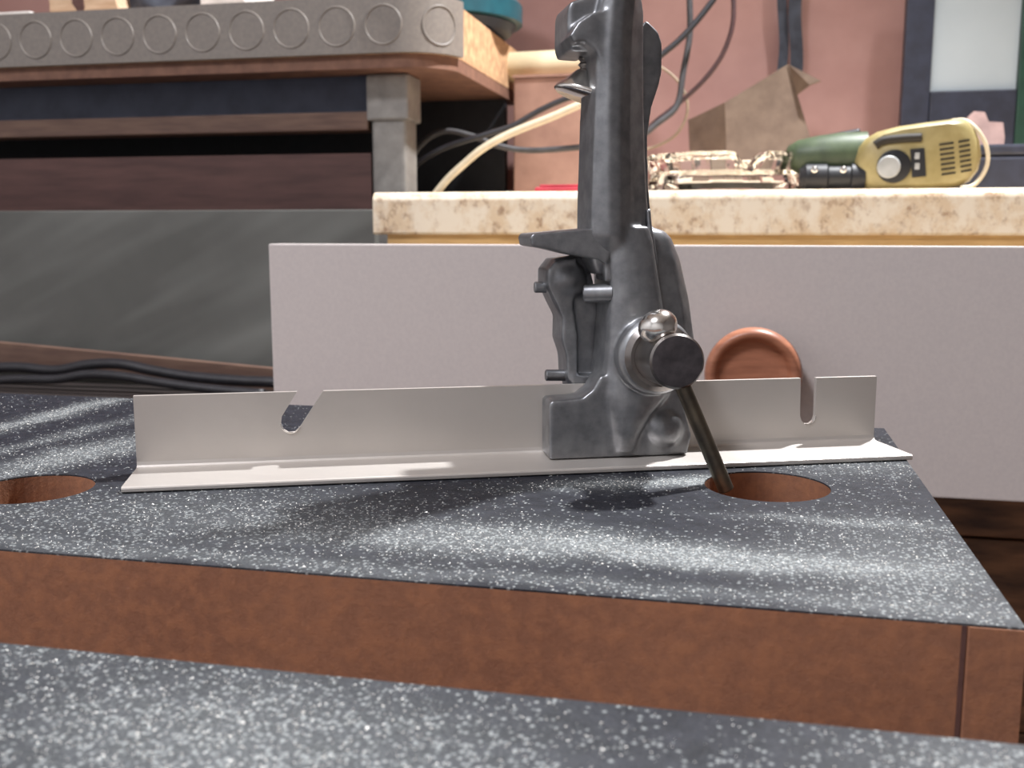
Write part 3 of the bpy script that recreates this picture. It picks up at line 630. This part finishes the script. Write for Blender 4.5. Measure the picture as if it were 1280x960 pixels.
sheet([k(906, 128, 1.425), k(985, 80, 1.45), k(1000, 130, 1.445), k(1014, 175, 1.43), drop(1016, 1.425), drop(912, 1.405)], 0.002, kp, 'main_panel', 'kraft')
sheet([k(985, 80, 1.447), k(1026, 101, 1.415), k(1012, 106, 1.42), k(996, 118, 1.44)], 0.0018, kp, 'folded_corner', 'kraft')
# straps hanging on the wall
for i, (xa, xb, lab) in enumerate(((972, 984, 'dark grey strap hanging on the wall, left one of the pair'), (987, 1003, 'dark grey strap hanging on the wall, right one of the pair'))):
    A_, B_ = atY(xa, 40, 1.535), atY(xb, 40, 1.535); z1_ = atY(980, -70, 1.535).z; z0_ = atY(980, 96, 1.535).z
    bm = new(); rings = []
    for j in range(12):
        u = j / 11; z = z0_ + (z1_ - z0_) * u; wob_ = 0.003 * math.sin(u * 7 + i); yy = 1.535 + 0.004 * math.sin(u * 5 + i * 2)
        rings.append([(A_.x + wob_, yy, z), (B_.x + wob_, yy, z), (B_.x + wob_, yy + 0.004, z), (A_.x + wob_, yy + 0.004, z)])
    loft(bm, rings); obj('hanging_strap', bm, 'darkcloth', None, label=lab, cat='strap', group='straps on the wall')

# black-framed pale board leaning at the wall
YFm = 1.47
fb = thing('framed_board', (atY(1240, 200, YFm).x, YFm, CZ1), 'pale grey board in a wide black frame leaning behind the rotary tool', 'framed board')
fx0 = atY(1126, 150, YFm).x; ix0 = atY(1166, 60, YFm).x; ix1 = atY(1276, 60, YFm).x; iz = atY(1200, 113, YFm).z; ztop = CZ1 + 0.36; fx1 = ix1 + 0.05
obj('frame_stile', box(new(), fx0, ix0, YFm, YFm + 0.022, CZ1 + 0.0005, ztop), 'navy', fb, bevel=0.002)
obj('frame_stile', box(new(), ix1, fx1, YFm, YFm + 0.022, CZ1 + 0.0005, ztop), 'greenglass', fb, bevel=0.002)
obj('frame_rail', box(new(), ix0 + 0.0005, ix1 - 0.0005, YFm, YFm + 0.022, CZ1 + 0.0005, iz), 'navy', fb, bevel=0.002)
obj('frame_rail', box(new(), ix0 + 0.0005, ix1 - 0.0005, YFm, YFm + 0.022, ztop - 0.04, ztop), 'navy', fb, bevel=0.002)
obj('pale_panel', box(new(), ix0 + 0.0005, ix1 - 0.0005, YFm + 0.009, YFm + 0.014, iz, ztop - 0.0405), 'board', fb)
# black case, and a pink patch standing in for wall showing behind it
cx0_, cx1_ = atY(1192, 200, 1.2).x, atY(1330, 200, 1.2).x; czt = atY(1250, 180, 1.2).z
case = thing('black_case', ((cx0_ + cx1_) / 2, 1.25, CZ1), 'black plastic case on the countertop behind the rotary tool', 'case')
obj('case_body', box(new(), cx0_, cx1_, 1.20, 1.33, CZ1 + 0.0005, czt - 0.012), 'navy', case, bevel=0.004)
obj('case_lid', box(new(), cx0_, cx1_, 1.20, 1.33, czt - 0.0115, czt), 'navy', case, bevel=0.003)
sheetp = [(1205, 182), (1210, 146), (1218, 139), (1231, 140), (1236, 152), (1254, 153), (1256, 172), (1250, 182)]
obj('pink_card', prism(new(), [(atY(a_, b_, 1.36).x, atY(a_, b_, 1.36).z if b_ < 180 else CZ1 + 0.0005) for a_, b_ in sheetp], 1.36, 1.363, 'Y'), 'pinkcard', None, label='small pale pink stepped card standing behind the rotary tool', cat='card')

# ------------------------------------------------------------------ olive and green rotary tool lying on the counter
TYc = 1.00
def T(px, py, Y=TYc): q_ = atY(px, py, Y); return (q_.x, q_.z)
tool = thing('rotary_tool', (T(1140, 230)[0], TYc + 0.03, CZ1), 'olive yellow rotary power tool with green nose lying on the countertop', 'power tool')
out = [(1070, 200), (1075, 183), (1084, 172), (1098, 164), (1125, 157), (1160, 152), (1192, 148), (1210, 149), (1220, 158), (1227, 175), (1229, 195), (1225, 212), (1214, 226), (1200, 233), (1160, 236), (1120, 237), (1085, 237), (1076, 228), (1071, 215)]
po = [T(a_, b_) for a_, b_ in out]; zmin = CZ1 + 0.0006
po = [(a_, max(b_, zmin)) for a_, b_ in po]
cxm, czm = sum(a_ for a_, _ in po) / len(po), sum(b_ for _, b_ in po) / len(po)
rings = []
for yy, s_ in ((TYc, 0.86), (TYc + 0.003, 0.95), (TYc + 0.008, 1.0), (TYc + 0.048, 1.0), (TYc + 0.054, 0.95), (TYc + 0.057, 0.86)):
    rings.append([(cxm + (a_ - cxm) * s_, yy, max(czm + (b_ - czm) * s_, zmin)) for a_, b_ in po])
hous = obj('housing', loft(new(), rings), 'olive', tool, smooth=True, auto=40)
# hand recess ridge along the top
bm = new(); tube(bm, [(*(lambda q: (q[0], TYc + 0.0006, q[1]))(T(a_, b_)),) for a_, b_ in ((1094, 182), (1104, 176), (1130, 173), (1152, 172))], 0.0042, 10); obj('grip_ridge', bm, 'vent', hous, smooth=True)
# green nose cone and black collet
n0, n1_ = Vector((T(1088, 190)[0], TYc + 0.03, T(1088, 190)[1])), Vector((T(984, 194)[0], TYc + 0.03, T(984, 194)[1]))
nl = (n1_ - n0).length
obj('nose', lathe(new(), [(0.021, 0), (0.021, nl * 0.3), (0.019, nl * 0.6), (0.0155, nl * 0.85), (0.010, nl * 0.98), (0.006, nl)], 32, frame_to(n0, n1_)), 'green', tool, smooth=True, auto=40)
zq = CZ1 + 0.0135
c0, c1 = Vector((T(1082, 220)[0], TYc + 0.012, zq)), Vector((T(1000, 220)[0], TYc + 0.012, zq)); cl = (c1 - c0).length
chk = obj('chuck', lathe(new(), [(0.0128, 0), (0.0128, cl * 0.2), (0.0105, cl * 0.22), (0.0105, cl * 0.55), (0.0125, cl * 0.58), (0.0125, cl * 0.9), (0.008, cl)], 28, frame_to(c0, c1)), 'black', tool, smooth=True, auto=35)
for px_ in (1018, 1054): q_ = T(px_, 212); obj('steel_pin', lathe(new(), [(0.0022, 0), (0.0030, 0.0006), (0.0030, 0.0022), (0.002, 0.003)], 14, frame_to((q_[0], TYc + 0.0005, q_[1]), (q_[0], TYc - 0.004, q_[1]))), 'chrome', chk, smooth=True, auto=35)
bm = new(); tube(bm, [(T(1020, 172)[0], TYc + 0.045, T(1020, 172)[1]), (T(1050, 166)[0], TYc + 0.045, T(1050, 166)[1]), (T(1082, 160)[0], TYc + 0.045, T(1082, 160)[1])], 0.004, 10); obj('side_handle', bm, 'black', tool, smooth=True)
# dial, switch, vents
def front_disc(px, py, r, y0, y1, nm, mat, par, n=32): q_ = T(px, py); return obj(nm, lathe(new(), [(r, 0), (r, (y0 - y1) * 0.8), (r * 0.9, y0 - y1)], n, frame_to((q_[0], y0, q_[1]), (q_[0], y1, q_[1]))), mat, par, smooth=True, auto=35)
dl = front_disc(1117, 208, 0.0148, TYc + 0.001, TYc - 0.002, 'speed_dial', 'black', hous)
front_disc(1110, 209, 0.0100, TYc - 0.0021, TYc - 0.0065, 'dial_cap', 'dial', dl)
q0, q1 = T(1137, 222), T(1158, 185)
sw = obj('switch_plate', prism(new(), [(q0[0] + 0.002, q0[1]), (q1[0] + 0.001, q0[1] + 0.001), (q1[0] - 0.002, q1[1]), (q0[0] - 0.001, q1[1] - 0.001)], TYc - 0.0015, TYc + 0.001, 'Y'), 'black', hous)
for py_ in (195, 208): q_ = T(1146, py_); obj('switch_mark', box(new(), q_[0] - 0.002, q_[0] + 0.002, TYc - 0.0022, TYc - 0.0016, q_[1] - 0.0028, q_[1] + 0.0028), 'dial', sw)
for col_, (xa, xb) in enumerate(((1174, 1192), (1198, 1212))):
    for j in range(7):
        py_ = 181 + j * 6.2 - col_ * 3.5; qa, qb = T(xa + j * 0.5, py_), T(xb + j * 0.4, py_ - 2.5)
        obj('vent_slot', prism(new(), [(qa[0], qa[1] - 0.0009), (qb[0], qb[1] - 0.0009), (qb[0], qb[1] + 0.0009), (qa[0], qa[1] + 0.0009)], TYc - 0.0006, TYc + 0.001, 'Y'), 'vent', hous)
bm = new(); tube(bm, [(T(a_, b_)[0], TYc + yy, max(T(a_, b_)[1], CZ1 + 0.0026)) for a_, b_, yy in ((1196, 148, 0.02), (1210, 149, 0.012), (1222, 160, 0.006), (1232, 176, 0.004), (1236, 192, 0.004), (1235, 206, 0.004), (1228, 220, 0.003), (1216, 232, 0.0), (1200, 240, -0.004))], 0.0019, 10)
obj('tool_cord', bm, 'whitecable', tool, smooth=True)
